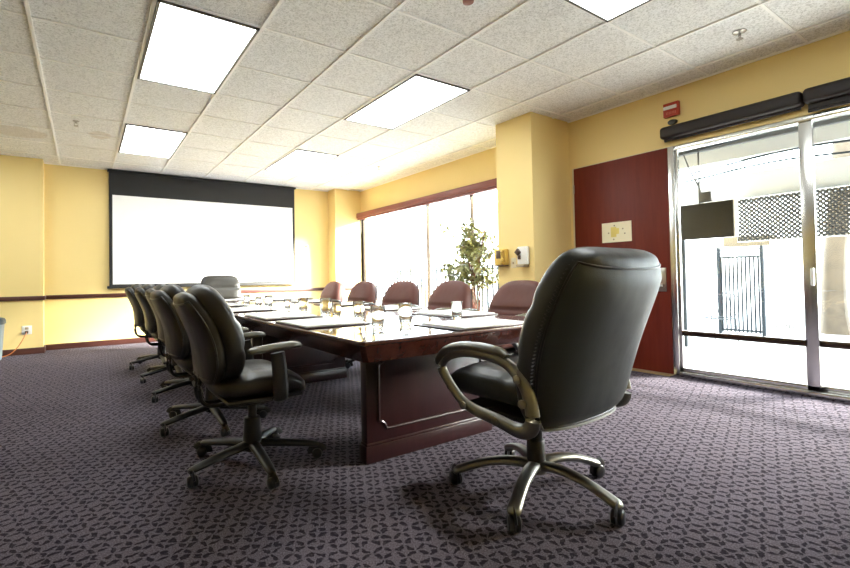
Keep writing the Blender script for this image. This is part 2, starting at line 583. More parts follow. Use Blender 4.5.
# ------------------------------------------------------------------ red door
d = thing('door_1', 'flat reddish brown wooden door between the pillar and glazing', 'door')
d['kind'] = 'structure'
box('door_leaf', (RX - 0.02, DY0 + 0.002, 0.012), (RX + 0.025, DY1 - 0.022, HD - 0.006), M['door'], d, 0.003)
fr = MB()
fr.box((RX - 0.015, DY1 - 0.020, 0), (RX + 0.05, DY1, HD))
fr.box((RX - 0.005, DY0, HD - 0.005), (RX + 0.05, DY1, HD + 0.004))
fr.build('door_frame', M['cream'], d, False)
box('threshold', (RX - 0.10, DY0, 0.0), (RX + 0.05, DY1, 0.011), M['brass'], d, 0.003)
pl = box('lock_plate', (RX - 0.028, -0.262, 0.80), (RX - 0.0195, -0.155, 1.03), M['steel_plate'], d, 0.003)
m = MB()
m.lathe([(0.016, 0.0), (0.016, 0.045)], (RX - 0.07, -0.232, 0.86), 14, 'X')
m.tube([(RX - 0.062, -0.232, 0.86), (RX - 0.064, -0.215, 0.858), (RX - 0.058, -0.19, 0.85)], 0.010, 8, smooth=3)
m.build('lever', M['chrome'], pl)
m = MB()
for z in (0.25, 1.10, 1.95):
    m.lathe([(0.008, -0.05), (0.008, 0.05)], (RX - 0.022, DY1 - 0.022, z), 10)
m.build('hinge', M['steel_plate'], d)

# ------------------------------------------------------------------ glazed sliding doors
gd = thing('window_2', 'silver framed floor to ceiling sliding glass doors at the right', 'glass door')
gd['kind'] = 'structure'
m = MB()
m.box((RX - 0.02, GY1 - 0.055, 0), (RX + 0.08, GY1 - 0.002, HD - 0.002), 0.003)
m.box((RX - 0.005, GY0, HD - 0.045), (RX + 0.10, GY1 - 0.05, HD - 0.002), 0.003)
m.box((RX - 0.02, GY0, 0), (RX + 0.10, GY1 - 0.05, 0.045), 0.004)
m.box((RX - 0.0, GY0, 0.0), (RX + 0.10, GY0 + 0.05, HD - 0.002), 0.003)
m.build('outer_frame', M['steel'], gd)
for (a, b, dx) in ((GY1 - 0.055, -1.345, 0.0), (-1.300, -2.36, 0.045), (-2.32, GY0 + 0.05, 0.0)):
    y1, y0 = a, b
    m = MB()
    m.box((RX + 0.005 + dx, y0, 0.045), (RX + 0.040 + dx, y0 + 0.082, HD - 0.045), 0.003)
    m.box((RX + 0.005 + dx, y1 - 0.022, 0.045), (RX + 0.040 + dx, y1, HD - 0.045), 0.003)
    m.box((RX + 0.005 + dx, y0, 0.045), (RX + 0.040 + dx, y1, 0.085), 0.003)
    sp = m.build('sash', M['steel'], gd)
    box('push_bar', (RX - 0.004 + dx, y0 + 0.075, 0.385), (RX + 0.030 + dx, y1 - 0.02, 0.435), M['bronze'], sp, 0.004)
    MB().box((RX + 0.020 + dx, y0 + 0.04, 0.08), (RX + 0.024 + dx, y1 - 0.02, HD - 0.04)).build('pane', M['glass'], sp, False)
hd = MB()
hd.box((RX - 0.03, -1.335, 0.86), (RX + 0.006, -1.312, 1.00), 0.01)
hd.build('pull_handle', M['white'], gd)

# roller blinds
def blind(name, y1, y0, z0, drop, label):
    b = thing(name, label, 'blind', (RX - 0.065, (y0 + y1) / 2, z0), 0, 'roller blinds over the glass doors')
    L = (y1 - y0) / 2
    MB().box((-0.055, -L, 0), (0.062, L, 0.115), 0.03, 4).build('cassette', M['blind'], b)
    MB().box((0.012, -L + 0.02, -drop), (0.018, L - 0.02, 0.02)).build('blind_fabric', M['blind'], b, False)
    MB().lathe([(0.014, -L + 0.02), (0.014, L - 0.02)], (0.015, 0, -drop), 10, 'Y').build('bottom_bar', M['blind'], b)
    return b


blind('roller_blind', -0.275, -1.318, 2.25, 0.006, 'dark brown roller blind cassette beside the red fire alarm')
blind('roller_blind', -1.322, -2.45, 2.255, 0.05, 'dark brown roller blind at the right edge, its fabric slightly lowered')

# ------------------------------------------------------------------ projection screen
s = thing('projection_screen', 'big white pull down projection screen with black border on far wall', 'projection screen', (2.145, 5.86, 0))
hw, ztop, zb = 1.525, CZ, 0.905
scr = MB()
scr.box((-hw, 0.0, zb), (hw, 0.012, ztop - 0.02))
scr.build('black_backing', M['screen_black'], s, False)
MB().box((-hw + 0.045, -0.003, zb + 0.04), (hw - 0.045, 0.001, 2.345)).build('white_surface', M['screen_white'], s, False)
MB().box((-hw - 0.03, -0.02, zb - 0.025), (hw + 0.03, 0.025, zb + 0.015), 0.006).build('weight_bar', M['screen_black'], s)
MB().box((-hw - 0.02, -0.04, ztop - 0.03), (hw + 0.02, 0.045, ztop + 0.002), 0.004).build('ceiling_slot', M['screen_black'], s)

# ------------------------------------------------------------------ ceiling lights
def ceiling_light(i, j, label):
    x0, x1, y0, y1 = i * T + 0.012, (i + 1) * T - 0.012, j * T + 0.012, (j + 2) * T - 0.012
    t = thing('ceiling_light', label, 'ceiling light', ((x0 + x1) / 2, (y0 + y1) / 2, CZ), 0, 'square edged ceiling light panels')
    hx, hy = (x1 - x0) / 2, (y1 - y0) / 2
    f = MB()
    for a, b in (((-hx, -hy), (-hx + 0.02, hy)), ((hx - 0.02, -hy), (hx, hy)), ((-hx, -hy), (hx, -hy + 0.016)), ((-hx, hy - 0.016), (hx, hy))):
        f.box((a[0], a[1], -0.006), (b[0], b[1], 0.0119))
    f.build('shaded_lamp_frame', M['shaded_lamp_frame'], t, False)
    MB().box((-hx + 0.02, -hy + 0.016, -0.001), (hx - 0.02, hy - 0.016, 0.0118)).build('diffuser', M['lamp'], t, False)
    return t


for i, j, lb in ((1, 1, 'large ceiling light panel at upper left, nearest the camera'),
                 (1, 5, 'smaller looking ceiling light in front of the left part of the projection screen'),
                 (4, 1, 'ceiling light panel in the middle, above the near half of the table'),
                 (4, 5, 'ceiling light panel nearest the right end of the projection screen'),
                 (4, -3, 'ceiling light cut off by the top edge, towards the glass doors'),
                 (-2, 5, 'ceiling light panel in the far left corner of the room')):
    ceiling_light(i, j, lb)


def sprinkler(x, y, label, r=0.035):
    t = thing('sprinkler', label, 'sprinkler', (x, y, CZ + 0.012), 0, 'ceiling fire sprinklers')
    MB().lathe([(r, 0), (r, -0.006), (r * 0.5, -0.012), (0.010, -0.014)], (0, 0, 0), 20).build('escutcheon', M['steel_plate'], t)
    m = MB()
    m.tube([(0, 0, -0.01), (0, 0, -0.03)], 0.009, 10)
    m.tube([(-0.014, 0, -0.025), (-0.017, 0, -0.04), (0, 0, -0.055)], 0.003, 6)
    m.tube([(0.014, 0, -0.025), (0.017, 0, -0.04), (0, 0, -0.055)], 0.003, 6)
    m.lathe([(0.022, -0.055), (0.022, -0.058)], (0, 0, 0), 16)
    m.build('sprinkler_head', M['steel_plate'], t)
    return t


sprinkler(4.33, -1.12, 'small metal sprinkler on the ceiling above the glass doors', 0.042)
sprinkler(0.227, 3.57, 'small metal sprinkler on the stained ceiling tiles at left', 0.03)
sprinkler(4.20, 3.65, 'small sprinkler on the ceiling near the window wall', 0.025)
t = thing('smoke_detector', 'round white and brown detector at the top edge of the ceiling', 'smoke detector', (2.33, -0.36, CZ + 0.012))
MB().lathe([(0.055, 0), (0.055, -0.012), (0.045, -0.020)], (0, 0, 0), 28).build('detector_base', M['white'], t)
MB().lathe([(0.036, -0.018), (0.034, -0.036), (0.02, -0.044)], (0, 0, 0), 24).build('detector_cap', M['stem'], t)

# ------------------------------------------------------------------ soft shapes for chairs
def sgnpow(a, p):
    return math.copysign(abs(a) ** p, a)


def pillow(fun, nv=40, nu=48, ex=3.0, bow=0.0):
    """fun(v) -> (centre, axis_x half width, vector, axis_y half thickness, vector); closed tube with rounded ends."""
    rings = []
    for i in range(nv + 1):
        v = i / nv
        v = 0.5 - 0.5 * math.cos(PI * v)
        c, hx, ax, hy, ay = fun(v)
        ring = []
        for k in range(nu):
            a = 2 * PI * k / nu
            x = sgnpow(math.cos(a), 2 / ex) * hx
            y = sgnpow(math.sin(a), 2 / ex)
            hyk = hy(a, v) if callable(hy) else hy
            ring.append(tuple(c + ax * x + ay * (y * hyk + bow * (x / 0.3) ** 2)))
        rings.append(ring)
    return rings


def endf(v, k):
    return max(1e-3, (1 - abs(2 * v - 1) ** k)) ** (1 / k)


def cushion_back(z0, z1, y0, y1, wb, wt, th, creases=(), curve=0.04, kw=5.5, wmid=0.0, wp=1.0):
    """upright leather back; local +Y is the sitting side."""
    def fun(v):
        z = z0 + (z1 - z0) * v
        y = y0 + (y1 - y0) * v ** 1.15 - curve * math.sin(PI * v) * -1
        w = (wb + (wt - wb) * v ** wp + wmid * math.sin(PI * v)) / 2 * endf(v, kw)
        t = th / 2 * endf(v, 3.2)
        dz, dy = (z1 - z0), (y1 - y0) * 1.15 * max(v, 1e-3) ** 0.15 + curve * PI * math.cos(PI * v)
        nrm = Vector((0, dz, -dy)).normalized()

        def hy(a, vv):
            k = 1.0
            if math.sin(a) > 0:
                for c0, wd, dp in creases:
                    k -= dp * math.exp(-((vv - c0) / wd) ** 2)
                k += 0.18 * math.sin(a) ** 2 * (0.6 + 0.4 * math.cos(4 * PI * vv))
            return t * k
        return Vector((0, y, z)), w, Vector((1, 0, 0)), hy, nrm
    return fun


def patch(fun, a0, a1, v0, v1, off, na=24, nv=30, ex=3.0, bow=0.0):
    """thin panel following the pillow surface between two section angles."""
    grid = []
    for i in range(nv + 1):
        v = v0 + (v1 - v0) * i / nv
        c, hx, ax, hy, ay = fun(v)
        row = []
        for k in range(na + 1):
            a = a0 + (a1 - a0) * k / na
            x = sgnpow(math.cos(a), 2 / ex) * hx
            y = sgnpow(math.sin(a), 2 / ex)
            h = hy(a, v) if callable(hy) else hy
            # rounded rim
            e = min(1.0, min(i, nv - i, k, na - k) / 2.0)
            row.append(c + ax * x + ay * (y * h - off * e + bow * (x / 0.3) ** 2))
        grid.append(row)
    vs = [tuple(p) for r in grid for p in r]
    W = na + 1
    fs = [(i * W + k, i * W + k + 1, (i + 1) * W + k + 1, (i + 1) * W + k) for i in range(nv) for k in range(na)]
    rim = [grid[0][k] for k in range(W)] + [grid[i][na] for i in range(1, nv + 1)] + [grid[nv][k] for k in range(na - 1, -1, -1)] + [grid[i][0] for i in range(nv - 1, 0, -1)]
    return vs, fs, rim


def seat_cushion(y0, y1, z, w, th, dip=0.02):
    def fun(v):
        y = y0 + (y1 - y0) * v
        zz = z + 0.015 * math.sin(PI * v) - 0.035 * max(0, v - 0.75) / 0.25
        h = w / 2 * endf(v, 5)
        t = th / 2 * endf(v, 3.0)

        def hy(a, vv):
            k = 1.0
            if math.sin(a) > 0:
                k += 0.12 * abs(math.cos(a)) - 0.1 * math.exp(-((abs(math.cos(a)) - 0.80) / 0.05) ** 2)
                k -= 0.18 * math.exp(-((vv - 0.30) / 0.03) ** 2)
            return t * k
        return Vector((0, y, zz)), h, Vector((1, 0, 0)), hy, Vector((0, 0, 1))
    return fun


def add_casters(base, ang, R, swivel, wheel_r=0.031, curved=True, mat_sp=None, hub=None):
    for k, a in enumerate(ang):
        ca, sa = math.cos(a), math.sin(a)
        P = lambda r, z: (r * ca, r * sa, z)
        if curved:
            m = MB().tube([P(0.025, 0.125), P(0.10, 0.135), P(0.20, 0.125), P(0.29, 0.098), P(R - 0.01, 0.072), P(R + 0.008, 0.062)],
                          [0.034, 0.031, 0.028, 0.027, 0.030, 0.016], 16, smooth=4, flat=(1.0, 0.66))
        else:
            m = MB().tube([P(0.03, 0.112), P(0.16, 0.100), P(R - 0.02, 0.078), P(R + 0.012, 0.072)], [0.031, 0.028, 0.023, 0.015], 12, smooth=3, flat=(1.0, 0.7))
        m.build('spoke', mat_sp, base)
        b = swivel[k]
        c = Vector(P(R - 0.004, 0))
        d_ = Vector((math.cos(b), math.sin(b), 0))
        n_ = Vector((-d_.y, d_.x, 0))
        cc = c + d_ * 0.012
        m = MB()
        m.tube([tuple(c + Vector((0, 0, 0.075))), tuple(c + Vector((0, 0, 0.038)))], 0.008, 8)
        for sgn in (-1, 1):
            ring = []
            for (rr, hh) in ((wheel_r * 0.6, 0.003), (wheel_r * 0.97, 0.004), (wheel_r, 0.009), (wheel_r * 0.96, 0.019), (wheel_r * 0.75, 0.024), (0.004, 0.025)):
                ring.append([tuple(cc + n_ * (sgn * hh) + d_ * (rr * math.cos(2 * PI * q / 20)) + Vector((0, 0, wheel_r + rr * math.sin(2 * PI * q / 20)))) for q in range(20)])
            m.loft(ring)
        hood = []
        for q in range(9):
            aa = -0.15 + (PI * 0.95) * q / 8
            hood.append(cc + d_ * (-(wheel_r + 0.003) * math.cos(aa)) + Vector((0, 0, wheel_r + (wheel_r + 0.004) * math.sin(aa))))
        m.tube([tuple(p) for p in hood], 0.014, 8, flat=(1.9, 0.35), upv=tuple(n_))
        m.build('caster', M['caster'], base)


def executive_chair(name, label, group, mat, mat_rear, ang, top=1.10, detail=True, z_back=0.37, arm_metal=True, wt=0.55, wb=0.55, th=0.175, yb=-0.265, yt=-0.375, bow=0.03, cr=((0.40, 0.03, 0.16), (0.68, 0.035, 0.18)), wmid=0.02, wp=1.0, kw=5.5, ax=0.32, ays=0.95):
    root = thing(name, label, 'office chair', group=group)
    # base
    hub = MB().lathe([(0.034, 0.088), (0.045, 0.095), (0.046, 0.125), (0.038, 0.15), (0.033, 0.155)], (0, 0, 0), 24)
    base = hub.build('base', M['pewter'] if arm_metal else M['black'], root)
    sw = [a + random.uniform(-1.6, 1.6) for a in ang]
    add_casters(base, ang, 0.362, sw, curved=True, mat_sp=M['pewter'] if arm_metal else M['black'])
    MB().lathe([(0.040, 0.145), (0.040, 0.235), (0.036, 0.24), (0.030, 0.242), (0.030, 0.36)], (0, 0, 0), 24).build('gas_column', M['black'], root)
    m = MB()
    m.box((-0.10, -0.16, 0.335), (0.10, 0.14, 0.385), 0.015)
    m.box((-0.24, -0.20, 0.380), (0.24, 0.22, 0.405), 0.010)
    m.tube([(0.08, 0.02, 0.35), (0.22, 0.03, 0.345), (0.27, 0.03, 0.35)], 0.007, 8)
    m.build('mechanism', M['black'], root)
    sf = seat_cushion(-0.22, 0.37, 0.485, 0.53, 0.15)
    MB().loft(pillow(sf, 36, 48, 3.2)).build('seat', mat, root)
    # back
    bf = cushion_back(z_back, top, yb, yt, wb, wt, th, cr, curve=0.035, wmid=wmid, wp=wp, kw=kw)
    bo = MB().loft(pillow(bf, 56, 64, 3.2, bow)).build('backrest', mat, root)
    vs, fs, rim = patch(bf, PI * 1.10, PI * 1.90, 0.045, 0.945, 0.014, ex=3.2, bow=bow)
    ro = MB().add(vs, fs).build('back_panel', mat_rear, root)
    MB().tube([tuple(p) for p in rim], 0.0052, 8, closed=True).build('piping', M['piping'], ro)
    if detail:
        # gathered stitching along the gusset and top seam
        up_ = [p for p in rim if p.z > z_back + 0.13]
        k0 = max(range(len(up_)), key=lambda q: (up_[q] - up_[q - 1]).length)
        up_ = up_[k0:] + up_[:k0]
        pts, rr = [], []
        for q in range(len(up_) - 1):
            for f in (0.0, 0.33, 0.66):
                p = up_[q].lerp(up_[q + 1], f)
                out = Vector((p.x, 0.0, (p.z - (z_back + top) / 2) * 0.6)).normalized()
                k = len(pts) % 2
                pts.append(tuple(p + out * (0.003 + 0.003 * k) + Vector((0, 0.010 + 0.007 * k, 0))))
                rr.append(0.0075 if k else 0.003)
        MB().tube(pts, rr, 8).build('gathered_seam', mat, bo)
        # grey rim along the bottom of the back shell
        low = sorted([p for p in rim if p.z < z_back + 0.085], key=lambda p: p.x)
        MB().tube([tuple(p + Vector((0, -0.004, -0.010))) for p in low], 0.0055, 8).build('lower_rim', M['piping_grey'], ro)
    am = M['pewter'] if arm_metal else M['black']
    for s_ in (-1, 1):
        x = ax * s_
        Y = lambda P: [(p[0], (p[1] - 0.02) * ays + 0.02, p[2]) for p in P]
        loop = [(x, -0.205, 0.588), (x, -0.125, 0.640), (x, 0.00, 0.655), (x, 0.13, 0.650), (x, 0.235, 0.620), (x, 0.268, 0.568), (x, 0.20, 0.495), (x, 0.10, 0.430),
                (x, -0.08, 0.405), (x, -0.20, 0.390), (x, -0.258, 0.425), (x, -0.248, 0.52)]
        rr = [0.027, 0.023, 0.020, 0.020, 0.024, 0.026, 0.022, 0.024, 0.026, 0.029, 0.031, 0.028]
        arm = MB().tube(Y(loop), rr, 14, closed=True, smooth=5, flat=(0.72, 1.0)).build('armrest', am, root)
        MB().tube(Y([(x, -0.135, 0.662), (x, -0.09, 0.678), (x, 0.03, 0.684), (x, 0.14, 0.676), (x, 0.225, 0.650), (x, 0.275, 0.605), (x, 0.282, 0.580)]),
                  [0.014, 0.021, 0.023, 0.023, 0.024, 0.021, 0.012], 16, smooth=5, flat=(1.5, 0.85)).build('arm_pad', M['taupe_pad'] if detail else M['black_gloss'], arm)
        for (yy, zz) in ((-0.205, 0.588), (-0.228, 0.50), (0.105, 0.432), (-0.085, 0.407)):
            MB().lathe([(0.017, 0), (0.017, s_ * 0.007), (0.011, s_ * 0.010), (0.002, s_ * 0.010)], (x + s_ * 0.019, (yy - 0.02) * ays + 0.02, zz), 14, 'X').build('bolt', M['bolt'], arm)
        MB().tube([(x, 0.10, 0.430), (x * 0.86, 0.09, 0.40), (x * 0.6, 0.06, 0.392)], 0.014, 8, smooth=3).build('arm_bracket', am, arm)
    return root


def task_chair(name, label, group, mat):
    root = thing(name, label, 'office chair', group=group)
    base = MB().lathe([(0.030, 0.075), (0.044, 0.08), (0.044, 0.125), (0.034, 0.14)], (0, 0, 0), 20).build('base', M['black'], root)
    ang = [math.radians(a) for a in (142, 214, 286, 358, 70)]     # world 52,124,196,268,340 once turned by -90
    add_casters(base, ang, 0.335, [a + random.uniform(-1.5, 1.5) for a in ang], wheel_r=0.027, curved=False, mat_sp=M['black'])
    MB().lathe([(0.050, 0.12), (0.041, 0.25), (0.038, 0.252), (0.022, 0.255), (0.022, 0.36)], (0, 0, 0), 20).build('gas_column', M['black'], root)
    m = MB()
    m.box((-0.09, -0.14, 0.335), (0.09, 0.12, 0.380), 0.012)
    m.box((-0.22, -0.18, 0.378), (0.22, 0.20, 0.400), 0.010)
    m.tube([(-0.08, 0.03, 0.35), (-0.25, 0.04, 0.35)], 0.007, 8)
    m.build('mechanism', M['black'], root)
    MB().loft(pillow(seat_cushion(-0.22, 0.235, 0.450, 0.51, 0.125), 34, 44, 3.2)).build('seat', mat, root)
    cr = ((0.34, 0.04, 0.15), (0.62, 0.04, 0.15))
    bf = cushion_back(0.485, 0.945, -0.165, -0.290, 0.50, 0.42, 0.15, cr, curve=0.045, kw=4.0, wmid=0.06)
    MB().loft(pillow(bf, 48, 56, 3.0, 0.02)).build('backrest', mat, root)
    sf = cushion_back(0.470, 0.915, -0.240, -0.355, 0.46, 0.38, 0.105, (), curve=0.045, kw=4.0, wmid=0.06)
    ro = MB().loft(pillow(sf, 48, 56, 3.0, 0.03)).build('back_panel', M['leather_olive'], root)
    rim = [Vector(p) for p in patch(sf, PI * 1.06, PI * 1.94, 0.07, 0.93, 0.0, bow=0.03)[2]]
    MB().tube([tuple(p) for p in rim], 0.0045, 8, closed=True).build('piping', M['piping'], ro)
    m = MB()
    for s_ in (-1, 1):
        m.tube([(s_ * 0.045, -0.262, 0.56), (s_ * 0.045, -0.272, 0.44), (s_ * 0.045, -0.255, 0.375), (s_ * 0.045, -0.20, 0.352), (s_ * 0.045, -0.08, 0.352)], 0.010, 8, smooth=4)
    m.box((-0.06, -0.268, 0.52), (0.06, -0.252, 0.60), 0.005)
    m.build('back_support', M['black'], root)
    for s_ in (-1, 1):
        x = 0.275 * s_
        m = MB()
        m.tube([(x * 0.70, 0.06, 0.388), (x * 0.95, 0.06, 0.39), (x, 0.06, 0.42), (x, 0.055, 0.52), (x, 0.045, 0.622)], [0.020, 0.022, 0.026, 0.026, 0.024], 12, smooth=4, flat=(1.5, 0.6), upv=(1, 0, 0))
        arm = m.build('armrest', M['black'], root)
        MB().tube([(x, -0.095, 0.632), (x, -0.075, 0.640), (x, 0.02, 0.648), (x, 0.12, 0.652), (x, 0.155, 0.648), (x, 0.165, 0.640)],
                  [0.012, 0.021, 0.023, 0.023, 0.019, 0.008], 14, smooth=4, flat=(1.75, 0.8)).build('arm_pad', M['black_gloss'], arm)
    return root


A5 = [math.radians(a) for a in (61, 133, 205, 277, 349)]
SW = math.radians(2.5)
near = executive_chair('executive_chair', 'large dark leather high back chair at the near head of the table, seen from behind', 'executive chairs', M['leather'], M['leather_rear'], [a - SW for a in A5],
                       top=1.065, z_back=0.37, yb=-0.205, yt=-0.42, wb=0.58, wt=0.66, th=0.20, bow=0.02, wmid=0.09, wp=1.0, kw=7.0, ax=0.335, ays=0.92)
near.location = (1.995, -1.077, 0)
near.rotation_euler.z = SW

side = executive_chair('executive_chair', 'dark leather chair in painted flare brown on window side, nearest the pillar, its back creased', 'flare tinted dark leather chairs on the window side', M['leather_flare'], M['leather_flare'],
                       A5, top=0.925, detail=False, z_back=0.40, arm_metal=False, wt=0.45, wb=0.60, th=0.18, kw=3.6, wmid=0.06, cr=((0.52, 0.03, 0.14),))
RIGHT = [(3.03, 0.11, 92, None), (3.02, 0.99, 88, 'second chair from the pillar on the window side, dark leather in painted flare brown, in front of the ficus'),
         (3.02, 1.81, 93, 'dark leather chair in painted flare brown in the middle of the window side row'),
         (3.02, 2.70, 90, 'dark leather chair in painted flare brown on window side, second from the far end of the table'),
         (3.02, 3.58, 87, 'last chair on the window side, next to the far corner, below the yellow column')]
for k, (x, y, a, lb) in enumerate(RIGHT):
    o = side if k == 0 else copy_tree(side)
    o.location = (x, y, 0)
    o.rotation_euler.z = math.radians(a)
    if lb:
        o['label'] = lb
far = executive_chair('executive_chair', 'dark leather chair at the far head of the table, in front of the screen', 'executive chairs', M['leather_olive'], M['leather_olive'],
                      A5, top=1.045, detail=False, z_back=0.42, arm_metal=False, wt=0.56, wb=0.56)
far.location = (2.02, 4.42, 0)
far.rotation_euler.z = math.radians(182)

tc = task_chair('task_chair', 'black leather task chair on the left side, nearest the camera', 'task chairs along the left side', M['leather_olive'])
LEFT = [(1.04, 0.0, -90, None), (1.03, 0.88, -88, 'second task chair from the camera along the left side of the table'),
        (1.09, 1.80, -91, 'middle one of the five task chairs along the left side of the table'),
        (1.08, 2.66, -89, 'fourth task chair along the left side, last but one before the screen'),
        (1.05, 3.50, -90, 'task chair at the far end of the left row, closest to the screen')]
for k, (x, y, a, lb) in enumerate(LEFT):
    o = tc if k == 0 else copy_tree(tc)
    o.location = (x, y, 0)
    o.rotation_euler.z = math.radians(a)
    if lb:
        o['label'] = lb

# ------------------------------------------------------------------ conference table
TX0, TX1, TY0, TY1, TZ = 1.263, 2.705, -0.785, 3.95, 0.71
tb = thing('conference_table', 'long dark mahogany conference table with glossy top on panel pedestals', 'table', ((TX0 + TX1) / 2, (TY0 + TY1) / 2, 0))
hx, hy = (TX1 - TX0) / 2, (TY1 - TY0) / 2


def rect_ring(ins, z, ch=0.018):
    a, b = hx - ins, hy - ins
    c = ch
    return [(-a + c, -b, z), (a - c, -b, z), (a, -b + c, z), (a, b - c, z), (a - c, b, z), (-a + c, b, z), (-a, b - c, z), (-a, -b + c, z)]


MB().loft([rect_ring(0.008, TZ - 0.020), rect_ring(0.008, TZ - 0.002), rect_ring(0.010, TZ)]).build('tabletop', M['table_top'], tb, True, 30)
MB().loft([rect_ring(0.0075, TZ - 0.0005), rect_ring(0.002, TZ - 0.003), rect_ring(0.0, TZ - 0.009), rect_ring(0.0, TZ - 0.016), rect_ring(0.004, TZ - 0.020), rect_ring(0.006, TZ - 0.026),
           rect_ring(0.018, TZ - 0.055), rect_ring(0.036, TZ - 0.085), rect_ring(0.042, TZ - 0.098), rect_ring(0.050, TZ - 0.102), rect_ring(0.10, TZ - 0.102)],
          False, True).build('edge_moulding', M['table_edge'], tb, True, 30)
for yc in (-0.370 + 0.04, 1.56 + 0.05, 3.44):
    yl = yc - (TY0 + TY1) / 2
    x0, x1 = 1.535 - (TX0 + TX1) / 2, 2.445 - (TX0 + TX1) / 2
    pd = MB().box((x0, yl - 0.030, 0.0), (x1, yl + 0.030, TZ - 0.10), 0.003).build('pedestal', M['table_body'], tb)
    b = MB()
    b.box((x0 - 0.010, yl - 0.040, 0.0), (x1 + 0.010, yl + 0.040, 0.088), 0.004)
    b.box((x0 - 0.005, yl - 0.035, 0.086), (x1 + 0.005, yl + 0.035, 0.104), 0.006)
    b.build('plinth', M['table_body'], pd)
    for sgn in (-1, 1):
        yy = yl + sgn * 0.031
        a0, a1, z0, z1, r = x0 + 0.075, x1 - 0.075, 0.165, TZ - 0.15, 0.045
        path = []
        for (cx, cz, s0) in ((a0, z0, 0), (a1, z0, 1), (a1, z1, 2), (a0, z1, 3)):
            st = (PI / 2, PI, 1.5 * PI, 0)[s0]
            for q in range(6):
                an = st - (PI / 2) * q / 5
                path.append((cx + r * math.cos(an), yy, cz + r * math.sin(an)))
        MB().tube(path, 0.008, 8, closed=True, upv=(0, 1, 0)).build('panel_moulding', M['table_body'], pd)

# ------------------------------------------------------------------ things on the table
def blotter(x0, x1, y0, y1, rz, label, plabel, nx0, nx1, ny0, ny1):
    cx, cy = (x0 + x1) / 2, (y0 + y1) / 2
    o = MB().box((-(x1 - x0) / 2, -(y1 - y0) / 2, 0), ((x1 - x0) / 2, (y1 - y0) / 2, 0.006), 0.002).build('desk_blotter', M['blotter'])
    o.location = (cx, cy, TZ + 0.0005)
    o.rotation_euler.z = rz
    tag(o, label, 'desk pad', 'dark leather desk pads')
    p = MB()
    a, b = (nx1 - nx0) / 2, (ny1 - ny0) / 2
    p.box((-a, -b, 0), (a, b, 0.006), 0.001)
    n = p.build('notepad', M['paper'])
    n.location = ((nx0 + nx1) / 2, (ny0 + ny1) / 2, TZ + 0.007)
    n.rotation_euler.z = rz
    tag(n, plabel, 'notepad', 'white notepads on the desk pads')


places = ['the nearest left hand chair', 'the second left hand chair', 'the middle left hand chair', 'the fourth left hand chair', 'the last left hand chair']
for k, yc in enumerate((0.08, 0.74, 1.66, 2.56, 3.42)):
    dy = 0.245
    blotter(1.285, 1.70, yc - dy, yc + dy, 0, 'dark leather desk pad on the table in front of ' + places[k], 'white notepad lying in front of ' + places[k], 1.292, 1.66, yc - dy + 0.02, yc + dy - 0.02)
places = ['the window side chair by the pillar', 'the second window side chair', 'the middle window side chair', 'the fourth window side chair', 'the last window side chair']
for k, yc in enumerate((0.02, 0.86, 1.72, 2.56, 3.42)):
    dy = 0.245
    blotter(2.285, 2.685, yc - dy, yc + dy, 0, 'dark leather desk pad in front of ' + places[k], 'white notepad on table in front of ' + places[k], 2.325, 2.675, yc - dy + 0.02, yc + dy - 0.02)
blotter(1.83, 2.37, -0.770, -0.385, 0, 'dark leather desk pad at the near end of the table by the high back chair', 'white notepad at the near end of the table by the high back chair', 1.865, 2.345, -0.762, -0.415)
blotter(1.70, 2.22, 3.56, 3.925, 0, 'dark leather desk pad at the far end of the table below the screen', 'white notepad at the far end of the table below the screen', 1.73, 2.19, 3.60, 3.92)

prof = [(0.002, 0.0), (0.026, 0.0), (0.0285, 0.002), (0.031, 0.02), (0.0345, 0.06), (0.036, 0.098), (0.0355, 0.0995), (0.0342, 0.098), (0.0325, 0.06), (0.0285, 0.020), (0.024, 0.016), (0.002, 0.015)]
gl0 = None
for (x, y, r, lb) in ((1.581, -0.412, 1.08, 'water glass near the left front corner of the table'),
                      (1.800, -0.355, 1.12, 'water glass at the corner of the near end desk pad'),
                      (2.235, -0.300, 1.0, 'water glass on the right, in front of the chair by the pillar'),
                      (1.765, 0.108, 1.08, 'water glass at the inner side of the nearest left hand desk pad'),
                      (1.735, 0.360, 0.95, 'short water glass right beside a taller one, past the first left pad'),
                      (1.735, 0.530, 1.15, 'taller water glass of the close pair past the first left pad'),
                      (1.735, 0.938, 1.1, 'water glass at the inner side of the second left pad'),
                      (1.745, 1.300, 0.9, 'water glass between the second and third left pads'),
                      (1.740, 1.763, 1.1, 'water glass at the inner side of the middle left pad'),
                      (1.735, 2.050, 0.9, 'water glass just beyond the middle left pad'),
                      (1.735, 2.450, 1.0, 'farthest water glass, by the fourth left hand pad')):
    if gl0 is None:
        gl0 = MB().lathe(prof, (0, 0, 0), 28).build('water_glass', M['tumbler'], None, True, 50)
        o = gl0
    else:
        o = gl0.copy()
        COL.objects.link(o)
    o.location = (x, y, TZ + 0.0005)
    o.scale = (r, r, r * 1.12)
    tag(o, lb, 'glass', 'water glasses on the table')

